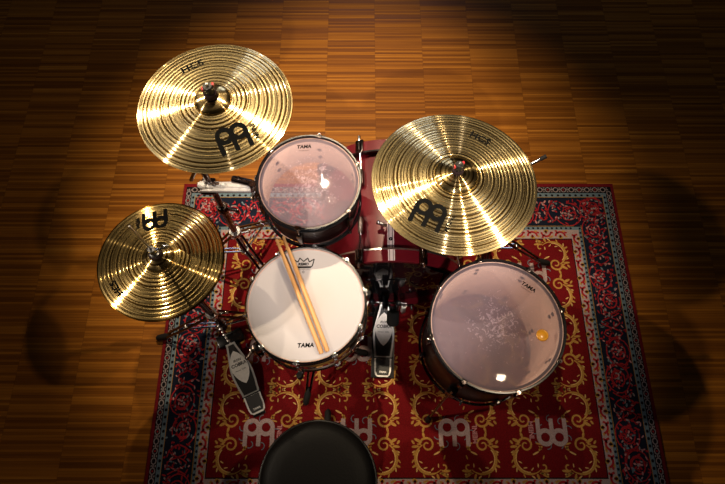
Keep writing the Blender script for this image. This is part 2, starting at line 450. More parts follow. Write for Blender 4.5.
# border motifs: four strips, written in (s along, t across) and mapped to the side of the rug
def side_map(side):
    if side == 'top': return (RX1-RX0), 1., (lambda s_, t: (RX0 + s_, RY1 - t))
    if side == 'bottom': return (RX1-RX0), 1., (lambda s_, t: (RX1 - s_, RY0 + t))
    if side == 'left': return (RY1-RY0), SXB, (lambda s_, t: (RX0 + t*SXB, RY0 + s_))
    return (RY1-RY0), SXB, (lambda s_, t: (RX1 - t*SXB, RY1 - s_))
rb = random.Random(3)
for side in ('top', 'bottom', 'left', 'right'):
    Ls, k, mp = side_map(side)
    def R_(pts, w, mi, z=ZP): ribbon([mp(*p) for p in pts], w, mi, z)
    def LF(s_, t, a, L, w, mi, z=ZP):
        x0, y0 = mp(s_, t); x1, y1 = mp(s_ + math.cos(a)*L, t + math.sin(a)*L)
        leaf(x0, y0, math.atan2(y1-y0, x1-x0), L, w, mi, z)
    # chain band: pale links on black
    n = int((Ls - .07)/.036); st = (Ls - .07)/n
    for i in range(n):
        s0 = .035 + st*(i+.5)
        R_(arcpts(s0, .0335, .0115, .0115, 0, 2*PI, 8), .0042, DULL)
        R_([(s0 + .0115, .0335), (s0 + st - .0115, .0335)], .005, DULL)
        LF(s0 + st/2, .022, PI*.5, .005, .009, DULL); LF(s0 + st/2, .041, PI*.5, .005, .009, DULL)
        LF(s0 - .004, .0335, 0, .008, .007, SCAR if i % 2 else BLACK)
    # pale stripe with dark scallops and a gold thread
    n = int((Ls - .12)/.027); st = (Ls - .12)/n
    for i in range(n): LF(.06 + st*(i+.5), .068, -PI/2, .011, .013, BLACK)
    R_([(.06, .0725), (Ls - .06, .0725)], .0022, GOLD)
    # dotted guard
    n = int((Ls - .44)/.021); st = (Ls - .44)/n
    R_([(.215, .219), (Ls-.215, .219)], .002, GOLD)
    for i in range(n): LF(.22 + st*(i+.5) - .005, .2295, 0, .011, .010, NAVY)
    # cream band with red and gold sprigs
    n = int((Ls - .5)/.062); st = (Ls - .5)/n
    for i in range(n):
        s0 = .25 + st*(i+.5); f = 1 if i % 2 else -1
        R_(arcpts(s0, .2585 + f*.010, .021, .021, PI if f > 0 else 0, 2*PI if f > 0 else PI, 10) if f > 0 else
           list(reversed(arcpts(s0, .2585 - .010, .021, .021, 0, PI, 10))), .0085, SCAR)
        LF(s0 - .010, .2585 + f*.012, f*PI/2*.2, .022, .015, GOLD); LF(s0, .2585 + f*.002, f*PI/2, .017, .011, SCAR)
        LF(s0 - .020, .2585 - f*.012, f*.5, .018, .009, SCAR); LF(s0 + .008, .2585 - f*.014, 0, .016, .008, GOLD); LF(s0 - .012, .2585 - f*.016, PI, .012, .007, SCAR)
        LF(s0 + st/2 - .006, .2585 - .012, PI/2, .009, .014, SCAR); LF(s0 + st/2 - .006, .2585 + .006, PI/2, .009, .012, GOLD)
    # navy band of vines and flowers
    s0 = .075; i = 0
    while s0 < Ls - .09:
        c = .145 + (.012 if i % 2 else -.012)
        if i % 3 != 2:
            R_(arcpts(s0 + .055, c, .036, .028, rb.uniform(0, 6), rb.uniform(9.5, 10.5), 18), .0055, SCAR)
            R_(arcpts(s0 + .055, c, .054, .062, rb.uniform(0, 6), rb.uniform(8.5, 10), 16), .0045, SCAR)
            for q in range(7):
                a = q*2*PI/7 + i
                LF(s0 + .055 + .007*math.cos(a), c + .007*math.sin(a), a, .014, .008, PINK if q % 2 else SCAR, ZP + .0003)
            LF(s0 + .050, c, 0, .010, .010, DULL, ZP + .0005)
        else:
            R_([(s0 + .11*q/10, .145 + .05*math.sin(q*.75 + i)) for q in range(11)], .005, SCAR)
            R_([(s0 + .11*q/10, .145 - .045*math.sin(q*.75 + i)) for q in range(11)], .0045, SCAR)
        for q in range(46):
            a = rb.uniform(0, 2*PI); ss = s0 + rb.uniform(0, .11); tt = rb.uniform(.086, .206)
            LF(ss, tt, a, rb.uniform(.010, .020), rb.uniform(.0045, .0085), rb.choice([SCAR, SCAR, SCAR, SCAR, PINK, DULL, PINK, SCAR, PALE]), ZP + .0004)
        s0 += .11; i += 1

# field: twelve cells, a pale emblem in each, four gold C scrolls around it
FX0, FX1, FY0, FY1 = RX0 + .285*SXB, RX1 - .285*SXB, RY0 + .285, RY1 - .285
NX, NY = 4, 3
cw, ch = (FX1-FX0)/NX, (FY1-FY0)/NY
def scroll(cx, cy, fx, fy):
    P = lambda pts: [(cx + fx*x, cy + fy*y) for x, y in pts]
    k = cw/.383; j = ch/.333
    def Q(pts): return P([(x*k, y*j) for x, y in pts])
    def lf(x, y, a, L, w, mi=GOLD):
        A = math.atan2(fy*math.sin(a), fx*math.cos(a)); leaf(cx + fx*x*k, cy + fy*y*j, A, L, w, mi, ZP + .0003)
    # the big arc, thick in the middle
    main = arcpts(.098, .098, .058, .056, -1.05, 2.35, 22)
    ribbon(Q(main), [.003 + .0085*math.sin(PI*min(1, (i+1)/22)) for i in range(23)], GOLD)
    ribbon(Q(arcpts(.100, .098, .050, .050, -.7, 1.6, 14)), .0035, LGOLD, ZP + .0003)
    # inner volute towards the emblem row
    v = arcpts(.108, .048, .030, .006, -.1, -.1 - 2*PI*1.35, 26)
    ribbon(Q(v), [.009 - .004*i/26 for i in range(27)], GOLD)
    # hook at the outer end
    ribbon(Q(arcpts(.048, .128, .016, .005, 1.0, 1.0 + 4.2, 12)), .006, GOLD)
    for x, y, a, L, w in ((.060, .148, 2.6, .034, .012), (.050, .146, 3.3, .030, .010), (.075, .153, 1.9, .022, .010),
                          (.128, .040, -.5, .034, .012), (.140, .052, .1, .030, .010), (.150, .068, .9, .024, .010),
                          (.118, .022, -1.3, .024, .010), (.150, .120, .5, .022, .009), (.060, .070, -2.3, .026, .009)):
        lf(x, y, a, L, w)
    for q in range(7):
        t = -1.0 + q*.52; lf(.098 + .062*math.cos(t), .098 + .062*math.sin(t), t + .9, .017, .006, LGOLD if q % 2 else GOLD)
    for q in range(4):
        t = .2 + q*.7; lf(.098 + .045*math.cos(t), .098 + .045*math.sin(t), t + 2.4, .016, .005, LGOLD)
    lf(.070, .040, 2.9, .026, .007); lf(.058, .050, 2.2, .020, .006); lf(.040, .085, 1.2, .018, .006)
    lf(.085, .085, 3.6, .030, .007, LGOLD); lf(.168, .030, 2.2, .018, .009); lf(.030, .155, .2, .014, .008, LGOLD)
for a in range(NX):
    for b in range(NY):
        cx = FX0 + cw*(a+.5); cy = FY0 + ch*(b+.5); f = 1 if a % 2 == 0 else -1
        for fx in (-1, 1):
            for fy in (-1, 1): scroll(cx, cy, fx, fy)
        # pale sprigs of blue behind the emblem
        for q in range(9):
            t = q*2*PI/9 + a
            ribbon(arcpts(cx + .066*math.cos(t), cy + .05*math.sin(t), .016, .010, t, t + 3.2, 7), .0032, PALE, ZP)
        put_logo(rug, .104, cx, cy, 0 if f > 0 else PI, ZP + .0006, CREAM)
        put_text(rug, 'MEINL', .026, cx + f*.082, cy - f*.006, PI/2 if f > 0 else -PI/2, ZP + .0006, PINK, 0, .0008)
ro = rug.build('rug', RM, ang=None)
tag(ro, 'red oriental rug with gold scrolls and navy floral border under the drum kit', 'rug')
GZ = TZ + .003     # the top of the pile

# ------------------------------------------------------------------ drums
def hoop_profile(R, z0, z1, t=.0022):
    """triple flanged hoop, R = bearing radius"""
    return [(R+.003, z0), (R+.012, z0), (R+.0125, z0+.003), (R+.006, z0+.004), (R+.006, z1-.004), (R+.0125, z1-.003),
            (R+.0125, z1-.001), (R+.0115, z1), (R+.0068, z1), (R+.0062, z1-.002), (R+.0048, z1-.006), (R+.0048, z0+.002)]

def drum(name, label, loc, rot, R, depth, nl, phase, hoopm, lugm, shellm, innerm, batter, reso, cat='drum', split=True, art=None, lugsz=1.):
    """origin at the bottom hoop; the playing head at z = depth - .008"""
    t = thing(name, label, cat, loc, rot)
    zt = depth; zb = 0
    s = MB(); ri = R - .006
    s.lathe([(R, .014), (R, zt-.014), (R-.002, zt-.010), (ri, zt-.016), (ri, .016), (R-.002, .010)], 96, [0, 0, 0, 1, 0, 0], closed_prof=True)
    ve = MB()
    s.build('shell', [shellm, innerm], t)
    # heads: film with collar
    h = MB(); zh = zt - .009
    h.lathe([(1e-4, zh), (R*.5, zh), (R-.010, zh), (R-.001, zh-.0004), (R+.0022, zh-.0015), (R+.0052, zh-.0005), (R+.0052, zh-.009)], 96, [0, 0, 0, 0, 3, 3])
    if art: art(h, zh + .0006)
    hb = h.build('batter_head', [batter, 'print', 'grey_print', 'collar'], t); hb.data.flip_normals()      # film faces up
    h = MB(); h.lathe([(R+.002, .012), (R+.0005, .007), (R-.004, .005), (R-.02, .0045), (1e-4, .0045)], 72)
    h.build('resonant_head', reso, t)
    h = MB(); h.lathe(hoop_profile(R, zt-.030, zt), 96, closed_prof=True); h.build('batter_hoop', hoopm, t, ang=30)
    h = MB(); h.lathe(hoop_profile(R, 0, .028), 96, closed_prof=True); h.build('resonant_hoop', hoopm, t, ang=30)
    # lugs and tension rods
    def lug(zc, half, mirror):
        m = MB()
        m.box((R+.011*lugsz, 0, zc), (.020*lugsz, .017*lugsz, half*2), 0, .004)
        m.cyl((R+.013, 0, zc - half*1.05), (R+.013, 0, zc + half*1.05), .0065, 12, 0, .002)
        for dz in (-half*.72, half*.72):       # the screws that hold it, seen inside the shell
            m.cyl((R-.0062, 0, zc+dz), (R-.0105, 0, zc+dz), .0052, 12, 1, .001)
            m.cyl((R-.0060, 0, zc+dz), (R-.0072, 0, zc+dz), .0075, 12, 1)
        return m
    def rod(z0, z1):
        m = MB(); m.cyl((R+.013, 0, z0), (R+.013, 0, z1), .0028, 8)
        top = z1 if abs(z1 - zt) < .02 else z0
        sg = 1 if top == z1 else -1
        m.cyl((R+.013, 0, top - sg*.002), (R+.013, 0, top + sg*.002), .0058, 10)
        m.cyl((R+.013, 0, top), (R+.013, 0, top + sg*.0085), .0040, 4)
        m.box((R+.0095, 0, top - sg*.0035), (.011, .020, .005), 0, .0012)      # hoop ear
        return m
    zl = (depth*.5,) if not split else (zt - .062, .062)
    first = {}
    for i in range(nl):
        a = phase + 2*PI*i/nl
        for j, zc in enumerate(zl):
            half = .023 if split else depth*.19
            if (j,) not in first:
                lo = lug(zc, half, j).build('lug', [lugm, 'black_metal'], t, rot=(0, 0, a))
                ends = ((zc, zt+.001),) if (split and j == 0) else ((-.001, zc),) if split else ((zc+half*.8, zt+.001), (-.001, zc-half*.8))
                for e0, e1 in ends: rod(e0, e1).build('tension_rod', lugm, lo)
                first[(j,)] = lo
            else: copy_child(first[(j,)], t, rot=(0, 0, a))
    return t

# snare drum ------------------------------------------------------------
SN = Vector((-.1735, .494, .516)); SND = .140
def snare_art(h, z):
    put_text(h, 'TAMA', .0185, .004, -.132, .03, z, 1, .15, .0006)
    # crown mark
    pts = [(-.030, .012), (-.027, .004), (.027, .004), (.030, .012), (.034, .030), (.018, .020), (.013, .034), (.0, .022), (-.013, .034), (-.018, .020), (-.034, .030)]
    cx, cy = -.012, .118
    n = len(pts)
    for i in range(n):
        a, b = pts[i], pts[(i+1) % n]; dx, dy = b[0]-a[0], b[1]-a[1]; l = math.hypot(dx, dy); w = .0016
        h.add([(cx+a[0]-dy/l*w, cy+a[1]+dx/l*w, z), (cx+a[0]+dy/l*w, cy+a[1]-dx/l*w, z), (cx+b[0]+dy/l*w, cy+b[1]-dx/l*w, z), (cx+b[0]-dy/l*w, cy+b[1]+dx/l*w, z)], [(0, 1, 2, 3)], 1, False)
    put_text(h, 'REMO', .0125, cx, cy + .0125, 0, z, 1, 0, .0006)
    h.add([(cx-.024, cy-.001, z), (cx+.024, cy-.001, z), (cx+.024, cy+.002, z), (cx-.024, cy+.002, z)], [(0, 1, 2, 3)], 1, False)
    put_text(h, 'WEATHER KING', .0056, cx, cy - .0055, 0, z, 2)
    h.lathe([(.0026, 0), (.0038, 0)], 16, 1, Matrix.Translation((cx, cy - .014, z)))
sn = drum('snare_drum', 'snare drum with white coated head, chrome hoops and amber shell, two sticks on it', SN, (0, -.03, 0),
          .1778, SND, 10, .20, 'hoop_chrome', 'chrome', 'snare_shell', 'inner_wood', 'coated', 'clear_reso', split=False, art=snare_art, lugsz=.8)
a = math.radians(221); T = Matrix.Rotation(a, 4, 'Z')
m = MB()
m.box((.196, 0, .075), (.026, .030, .075), 0, .005, T); m.box((.214, 0, .092), (.014, .016, .055), 0, .004, T)
m.cyl((.205, -.022, .058), (.205, .022, .058), .009, 14, 0, .002, T); m.cyl((.212, .0, .112), (.246, .012, .118), .0055, 10, 0, .002, T)
m.cyl((.200, 0, .026), (.200, 0, .046), .010, 12, 1, .002, T)
m.build('throw_off', ['dark_chrome', 'chrome'], sn)
a = math.radians(-38); T = Matrix.Rotation(a, 4, 'Z')
m = MB(); m.box((.190, 0, .055), (.018, .036, .050), 0, .004, T); m.cyl((.198, -.008, .04), (.203, -.008, .04), .004, 8, 0, 0, T); m.cyl((.198, .008, .04), (.203, .008, .04), .004, 8, 0, 0, T)
m.build('butt_plate', 'dark_chrome', sn)
m = MB()
for q in range(20):
    y = -.020 + .04*q/19; m.tube([(-.150, y, .0028), (.150, y, .0028)], .0010, 5, 0, Matrix.Rotation(math.radians(41), 4, 'Z'))
m.build('snare_wires', 'steel', sn)

# rack tom ---------------------------------------------------------------
RT = Vector((-.168, .853, .628)); RTD = .170
def rt_art(h, z):
    put_text(h, 'TAMA', .0168, -.020, .124, .06, z, 1, .15, .0006)
    put_text(h, 'POWERCRAFT', .0052, -.019, .110, .06, z, 1)
    
rt = drum('rack_tom', 'small dark rack tom with clear head and black hoops behind the snare drum', RT, (math.radians(1.8), 0, 0),
          .1524, RTD, 6, math.radians(20), 'black_metal', 'dark_chrome', 'shell_dark', 'inner_wood', 'clear_batter', 'clear_reso', split=False, art=rt_art)
T = Matrix.Rotation(math.radians(176), 4, 'Z')
m = MB(); m.box((.171, 0, .085), (.026, .052, .070), 0, .005, T); m.cyl((.186, 0, .055), (.186, 0, .122), .014, 16, 0, .003, T)
m.cyl((.182, -.04, .10), (.182, .04, .10), .0045, 8, 1, 0, T); m.box((.182, .044, .10), (.006, .012, .026), 1, .002, T)
m.build('mount_bracket', ['dark_chrome', 'chrome'], rt)
m = MB(); m.lathe([(.003, .1), (.012, .1), (.013, .098), (.011, .096), (.004, .096)], 16)
T = Matrix.Translation((0, .1530, .06)) @ Matrix.Rotation(-PI/2, 4, 'X')
m = MB(); m.lathe([(.003, .0), (.003, .003), (.010, .003), (.011, .0)], 16, 0, T); m.build('vent', 'chrome', rt)

# floor tom ---------------------------------------------------------------
FT = Vector((.424, .442, .257)); FTD = .360
def ft_art(h, z):
    A = math.radians(-36)
    put_text(h, 'TAMA', .0185, .112, .122, A, z, 1, .15, .0006)
    put_text(h, 'POWERCRAFT', .0058, .104, .112, A, z, 1)
ft = drum('floor_tom', 'large dark floor tom with clear head, orange damper on it, standing on three legs', FT, (math.radians(.6), 0, 0),
          .2032, FTD, 8, math.radians(12), 'black_metal', 'dark_chrome', 'shell_dark', 'inner_wood', 'clear_batter', 'clear_reso', art=ft_art)
for a in (236, 356, 116):
    T = Matrix.Rotation(math.radians(a), 4, 'Z')
    m = MB(); m.tube([(.226, 0, .20), (.226, 0, .02), (.232, 0, -.03), (.292, 0, -.232)], .0052, 10, 0, T)
    lg = m.build('leg', 'dark_chrome', ft)
    m = MB(); m.tube([(.285, 0, -.208), (.292, 0, -.232), (.296, 0, -.2465)], [.009, .011, .012], 12, 0, T); m.build('rubber_foot', 'rubber', lg)
    m = MB(); m.box((.217, 0, .125), (.030, .034, .052), 0, .005, T); m.cyl((.226, -.0, .125), (.226, .044, .125), .0045, 8, 1, 0, T)
    m.box((.226, .046, .125), (.026, .006, .011), 1, .002, T); m.build('leg_bracket', ['dark_chrome', 'chrome'], ft)
m = MB(); m.lathe([(1e-4, .0052), (.012, .0052), (.0135, .0046), (.015, .0046), (.0168, .0052), (.0185, .004), (.019, .0), (1e-4, 0)], 32)
ge = m.build('damping_gel', 'gel', loc=(.562, .402, FT.z + FTD - .0085))
tag(ge, 'small round orange gel damper stuck on the right of the floor tom head', 'drum damper')

# ------------------------------------------------------------------ bass drum (axis along Y)
KX, KZ, KR = .098, .290, .254
KY0, KY1 = .664, 1.146
bd = thing('bass_drum', 'satin red bass drum with pale stripe lying on its side under the ride cymbal', 'bass drum', (KX, (KY0+KY1)/2, GZ))
BT = Matrix.Translation((0, KY0 - (KY0+KY1)/2, KZ - GZ)) @ Matrix.Rotation(-PI/2, 4, 'X')    # local z -> +Y (away from the drummer), local -y -> up
D = KY1 - KY0
def kick_pts(ang, r): return (r*math.sin(ang), -r*math.cos(ang))       # ang from the top
m = MB()
m.lathe([(KR, .030), (KR, D-.030), (KR-.006, D-.026), (KR-.006, .026)], 128, [0, 0, 1, 0], BT, closed_prof=True)
def arc_strip(mb, r, a0, a1, z0, z1, mi, n=4):
    vs = []
    for i in range(n+1):
        x, y = kick_pts(a0 + (a1-a0)*i/n, r); vs += [(x, y, z0), (x, y, z1)]
    mb.add(vs, [(2*i, 2*i+2, 2*i+3, 2*i+1) for i in range(n)], mi, False, BT)
def stripe(mb, r, z0, z1, base):
    w = .0115/r
    arc_strip(mb, r+.0003, -w, w, z0, z1, base)
    for c in (-.0062, .0062): arc_strip(mb, r+.0006, c/r - .0011/r, c/r + .0011/r, z0, z1, base+1, 1)
stripe(m, KR, .0305, D-.0305, 2)
m.build('shell', ['kick_red', 'inner_wood', 'stripe_white', 'stripe_line'], bd)
# air vent on the stripe
T = BT @ Matrix.Translation((0, -KR-.0006, .092)) @ Matrix.Rotation(PI/2, 4, 'X')
m = MB(); m.lathe([(.002, .0), (.002, .002), (.0058, .002), (.0065, 0)], 16, 0, T); m.build('vent', 'black_metal', bd)
HR = .279
for nm, z0, z1 in (('batter_hoop', 0., .046), ('resonant_hoop', D-.046, D)):
    m = MB(); m.lathe([(HR-.013, z0), (HR-.002, z0), (HR, z0+.002), (HR, z1-.002), (HR-.002, z1), (HR-.013, z1)], 128, 0, BT, closed_prof=True)
    stripe(m, HR, z0+.002, z1-.002, 1)
    zz = z1 if nm == 'batter_hoop' else z0
    m.lathe([(HR-.013, zz-.003), (HR+.0012, zz-.003), (HR+.0012, zz+.003), (HR-.013, zz+.003)], 128, 3, BT, closed_prof=True)  # on the front hoop a black ring, put in for the hoop's shadow line
    m.build(nm, ['kick_red', 'stripe_white', 'stripe_line', 'steel' if nm == 'batter_hoop' else 'black_metal'], bd)
m = MB(); m.lathe([(1e-4, .020), (KR-.012, .020), (KR-.002, .022), (KR+.006, .030)], 96, 0, BT)
m.build('batter_head', 'kick_head', bd)
m = MB(); m.lathe([(1e-4, D-.020), (KR-.012, D-.020), (KR-.002, D-.022), (KR+.006, D-.030)], 96, 0, BT)
m.build('resonant_head', 'kick_head', bd)
def kick_lug(ang, far):
    T = BT @ Matrix.Rotation(ang, 4, 'Z')       # then 'up' of the lug is local -y
    zf = (lambda z: D - z) if far else (lambda z: z)
    m = MB(); y = -(KR+.016)
    m.box((0, y+.004, zf(.145)), (.020, .024, .060), 0, .005, T)
    m.cyl((0, y, zf(.112)), (0, y, zf(.178)), .0085, 12, 0, .002, T)
    lo = m.build('lug', 'dark_chrome', bd)
    m = MB()
    m.box((0, -(HR+.006), zf(.024)), (.030, .010, .052), 0, .003, T); m.box((0, -(HR-.004), zf(-.002)), (.028, .024, .006), 0, .002, T)
    m.cyl((0, -(HR+.010), zf(.012)), (0, -(HR+.010), zf(.046)), .010, 14, 0, .003, T)
    m.build('claw', 'dark_chrome', lo)
    m = MB(); m.cyl((0, -(HR+.010), zf(-.012)), (0, y, zf(.118)), .0032, 8, 0, 0, T)
    m.cyl((0, -(HR+.010), zf(-.020)), (0, -(HR+.010), zf(-.006)), .0055, 10, 0, .001, T)
    m.build('tension_rod', 'chrome', lo)
for k in range(8):
    for far in (0, 1): kick_lug(math.radians(22.5 + 45*k), far)
for sx in (-1, 1):
    m = MB(); m.box((sx*.236, .105, .10), (.030, .046, .050), 0, .006)
    m.tube([(sx*.240, .105, .10), (sx*.36, .20, .012)], .006, 10); m.tube([(sx*.36, .20, .014), (sx*.372, .21, .010)], [.010, .008], 10, 1)
    m.build('spur', ['dark_chrome', 'rubber'], bd)
m = MB(); zc = .150      # T-bolt at the front end of the pale stripe
m.cyl((-.030, -.110, KZ-GZ+KR-.002), (-.030, -.110, KZ-GZ+KR+.034), .006, 12, 0, .002)
m.cyl((-.042, -.104, KZ-GZ+KR+.036), (-.014, -.116, KZ-GZ+KR+.036), .0062, 12, 0, .002); m.ball((-.043, -.1035, KZ-GZ+KR+.036), .008)
m.build('wing_bolt', 'chrome', bd)

# ------------------------------------------------------------------ pedals
def footboard(parent, L, plate=True):
    """in local space: x across, y from heel (0) to toe (L), z up; sloped later by its own rotation"""
    hl = .078
    def hw(u):
        return .022 + .020*math.sin(PI*min(1, max(0, (u+.02)/.62))**1.) if u < .55 else max(.017, .0395 - (u-.55)*.055 + .0)
    W = [(0, .020), (.03, .030), (.08, .034), (.2, .0345), (.3, .0355), (.42, .0405), (.54, .0435), (.64, .0425), (.74, .036), (.86, .027), (.94, .021), (1., .0185)]
    def wf(u):
        for (a, b), (c, d) in zip(W, W[1:]):
            if a <= u <= c: return b + (d-b)*(u-a)/(c-a)
        return W[-1][1]
    def outline(u0, u1, inset, n=26):
        us = [u0 + (u1-u0)*i/n for i in range(n+1)]
        r = [(max(.004, wf(u)-inset), u*L) for u in us]; l = [(-x, y) for x, y in reversed(r)]
        return r + l
    hi = MB()
    hi.prism(outline(.0, .255, 0), 0, .010, 0); hi.prism(outline(.022, .250, .0065), .0095, .0125, 1)
    put_text(hi, 'TAMA', .011, 0, .062*L, 0, .0130, 2, .2, .0004)
    h = hi.build('heel_plate', ['bright_edge', 'black_plastic', 'silver'], parent, ang=None)
    m = MB(); m.cyl((-.040, .262*L, .006), (.040, .262*L, .006), .005, 10, 0, .001); m.build('hinge', 'black_metal', parent)
    fb = MB()
    fb.prism(outline(.27, 1., 0), 0, .007, 0); fb.prism(outline(.290, .975, .0080), .0065, .0095, 1)
    # silver lens plate
    n = 12; o = []
    for i in range(n+1):
        u = .43 + .46*i/n; o.append((.0345*math.sin(PI*(i+.0)/n)**.75 + .0005, u*L))
    fb.prism(o + [(-x, y) for x, y in reversed(o)], .0092, .0115, 2)
    put_text(fb, 'IRON', .013, 0, .755*L, 0, .0120, 1, .2, .0003)
    put_text(fb, 'COBRA', .0185, 0, .695*L, 0, .0120, 1, .1, .0006)
    put_text(fb, 'Power Glide', .0085, 0, .62*L, 0, .0120, 1)
    return fb

def pedal_board(parent, L, slope):
    fb = footboard(parent, L)
    hinge = Vector((0, .262*L, .006))
    o = fb.build('footboard', ['bright_edge', 'black_plastic', 'silver'], parent, ang=None)
    o.location = hinge - Matrix.Rotation(slope, 3, 'X') @ Vector((0, .262*L, 0)) + Vector((0, 0, .003))
    o.rotation_euler = (slope, 0, 0)
    e = Vector(o.location) + Matrix.Rotation(slope, 3, 'X') @ Vector((0, L, .004))
    return o, e

PL = .295
kp = thing('bass_drum_pedal', 'chrome edged kick pedal with silver lens plate in front of the bass drum', 'drum pedal', (.081, .366, GZ), (0, 0, math.radians(-2)))
m = MB(); m.box((0, .155, .004), (.094, .315, .007), 0, .003); m.box((0, .285, .012), (.060, .03, .02), 0, .004); bo = m.build('base_plate', 'black_plastic', kp)
_, tip = pedal_board(kp, PL, math.radians(17))
for o in kids(kp):
    if o.name.split('.')[0] in ('heel_plate', 'hinge'): o.location.z += .008
    if o.name.split('.')[0] == 'footboard': o.location.z += .008
for sx in (-1, 1):
    m = MB(); m.tube([(sx*.052, .268, .004), (sx*.052, .268, .165)], [.011, .008], 14); m.box((sx*.052, .268, .012), (.028, .034, .022), 0, .004)
    m.ball((sx*.052, .268, .168), .013); m.build('post', 'black_metal', kp)
m = MB(); m.cyl((-.078, .268, .168), (.088, .268, .168), .0048, 12, 0, .001); m.cyl((-.082, .268, .168), (-.07, .268, .168), .009, 8, 0, .002); m.build('drive_shaft', 'dark_chrome', kp)
m = MB(); m.lathe([(.009, -.011), (.030, -.011), (.032, -.008), (.026, 0), (.032, .008), (.030, .011), (.009, .011)], 24, 0, Matrix.Translation((0, .268, .168)) @ Matrix.Rotation(PI/2, 4, 'Y'))
cam_o = m.build('drive_cam', 'black_metal', kp)
m = MB()
for i in range(9):
    q = i/8; m.box((0, tip.y + (.240 - tip.y)*q, tip.z + .01 + (.168 - tip.z - .01)*q), (.012 if i % 2 else .008, .007, .012), 0, .002)
m.build('chain', 'steel', kp)
m = MB(); m.cyl((.014, .268, .168), (.024, .165, .318), .0040, 10); m.cyl((.011, .262, .15), (.011, .255, .19), .009, 10, 0, .002); br = m.build('beater_rod', 'chrome', kp)
m = MB(); d = Vector((.0, -.83, -.56)).normalized()
c = Vector((.025, .163, .322)); m.tube([c - d*.028, c - d*.024, c + d*.018, c + d*.026], [.018, .0225, .0225, .016], 20); m.build('beater_head', 'beater_felt', br)
m = MB()
m.tube([(.078 + .010*math.cos(t*.9), .268 + .010*math.sin(t*.9), .150 - .0017*t) for t in range(60)], .0016, 6); m.cyl((.078, .268, .15), (.078, .268, .17), .003, 8); m.cyl((.078, .268, .02), (.078, .268, .05), .004, 8)
m.build('spring', 'steel', kp)
m = MB(); m.box((0, .297, .022), (.048, .030, .010), 0, .003); m.cyl((0, .285, .012), (0, .285, .05), .005, 10); m.box((0, .285, .055), (.028, .008, .010), 0, .003); m.build('hoop_clamp', 'dark_chrome', kp)

# hi-hat stand -------------------------------------------------------------
HX, HY = -.567, .558
hs = thing('hi_hat_stand', 'chrome hi-hat stand with foot pedal and tall rod at the left of the rug', 'cymbal stand', (HX, HY, GZ))
# its pedal runs from the heel (-.405,.235) up to the tube
hv = Vector((-.412 - HX, .226 - HY, 0)); hd = (-hv).normalized(); pa = math.atan2(-hd.x, hd.y)
pr = MB(); T = Matrix.Translation(hv) @ Matrix.Rotation(pa, 4, 'Z')
pr.box((0, .15, .004), (.050, .32, .006), 0, .002, T); pr.box((0, .33, .012), (.11, .05, .02), 0, .004, T)
pr.build('base_plate', 'black_metal', hs)
tmp = thing('tmp', 'x', 'x'); _, tp = pedal_board(tmp, .30, math.radians(16))
for o in kids(tmp):
    o.parent = hs
    mt = T @ Matrix.Translation(o.location) @ Matrix.Rotation(o.rotation_euler.x, 4, 'X')
    o.matrix_basis = Matrix.Translation((0, 0, .006)) @ mt
bpy.data.objects.remove(tmp)
tw = T @ tp
m = MB()
for i in range(8):
    q = i/7; p = tw.lerp(Vector((0, -.012, .19)), q); m.box(p, (.011 if i % 2 else .007, .009, .012), 0, .002)
m.build('chain', 'steel', hs)
m = MB(); m.cyl((0, 0, .07), (0, 0, .50), .0135, 20, 0, .001); m.lathe([(.0138, .46), (.020, .46), (.021, .465), (.021, .50), (.019, .506), (.012, .506)], 24)
m.lathe([(.0138, .25), (.019, .25), (.019, .285), (.0138, .285)], 24); m.build('lower_tube', 'dark_chrome', hs)
m = MB(); m.cyl((0, 0, .5), (0, 0, .815), .0095, 16, 0, .001); m.build('upper_tube', 'dark_chrome', hs)
m = MB(); m.lathe([(.006, .800), (.021, .800), (.022, .806), (.020, .815), (.008, .815)], 24); m.build('cymbal_seat', 'black_plastic', hs)
m = MB(); m.tube([(0, 0, .60), (0, 0, .86), (-.012, .012, 1.058)], .0032, 10); m.ball((-.0122, .0122, 1.058), .0036); m.build('pull_rod', 'steel', hs)
def tripod(root, feet, ztop, zlow, r=.0058, flat=.011, w=.0075):
    """each leg: twin bars from the upper collar to a rubber foot, and a brace from the lower collar"""
    for fx, fy in feet:
        a = Vector((fx, fy, 0)).normalized(); n = Vector((-a.y, a.x, 0)); L = math.hypot(fx, fy)
        m = MB()
        for s_ in (-1, 1):
            m.tube([a*.016 + n*s_*flat + Vector((0, 0, ztop)), a*(L*.5) + n*s_*flat + Vector((0, 0, ztop*.52)), a*(L-.012) + n*s_*.006 + Vector((0, 0, .015))], w*.72, 8)
        lg = m.build('leg', 'dark_chrome', root)
        m = MB(); m.tube([a*(L-.045) + Vector((0, 0, .040)), a*(L-.02) + Vector((0, 0, .024)), a*(L+.012) + Vector((0, 0, .0135)), a*(L+.02) + Vector((0, 0, .010))], [.009, .0135, .0125, .007], 12)
        m.build('rubber_foot', 'rubber', lg)
        m = MB()
        for s_ in (-1, 1): m.tube([a*.016 + n*s_*.007 + Vector((0, 0, zlow)), a*(L*.5) + n*s_*.009 + Vector((0, 0, ztop*.52))], .0042, 8)
        m.cyl(a*(L*.5) - n*.016 + Vector((0, 0, ztop*.52)), a*(L*.5) + n*.016 + Vector((0, 0, ztop*.52)), .005, 10)
        m.build('brace', 'chrome', root)
    m = MB(); m.lathe([(.013, ztop-.016), (.023, ztop-.016), (.025, ztop-.012), (.025, ztop+.012), (.022, ztop+.018), (.013, ztop+.018)], 24)
    m.cyl((.02, 0, ztop), (.05, .006, ztop), .0045, 10); m.box((.055, .006, ztop), (.010, .006, .030), 0, .002)
    m.build('upper_collar', 'chrome', root)
    m = MB(); m.lathe([(.010, zlow-.012), (.020, zlow-.012), (.020, zlow+.012), (.010, zlow+.012)], 24); m.build('lower_collar', 'chrome', root)
tripod(hs, [(-.272, -.030), (.225, .055)], .27, .12)
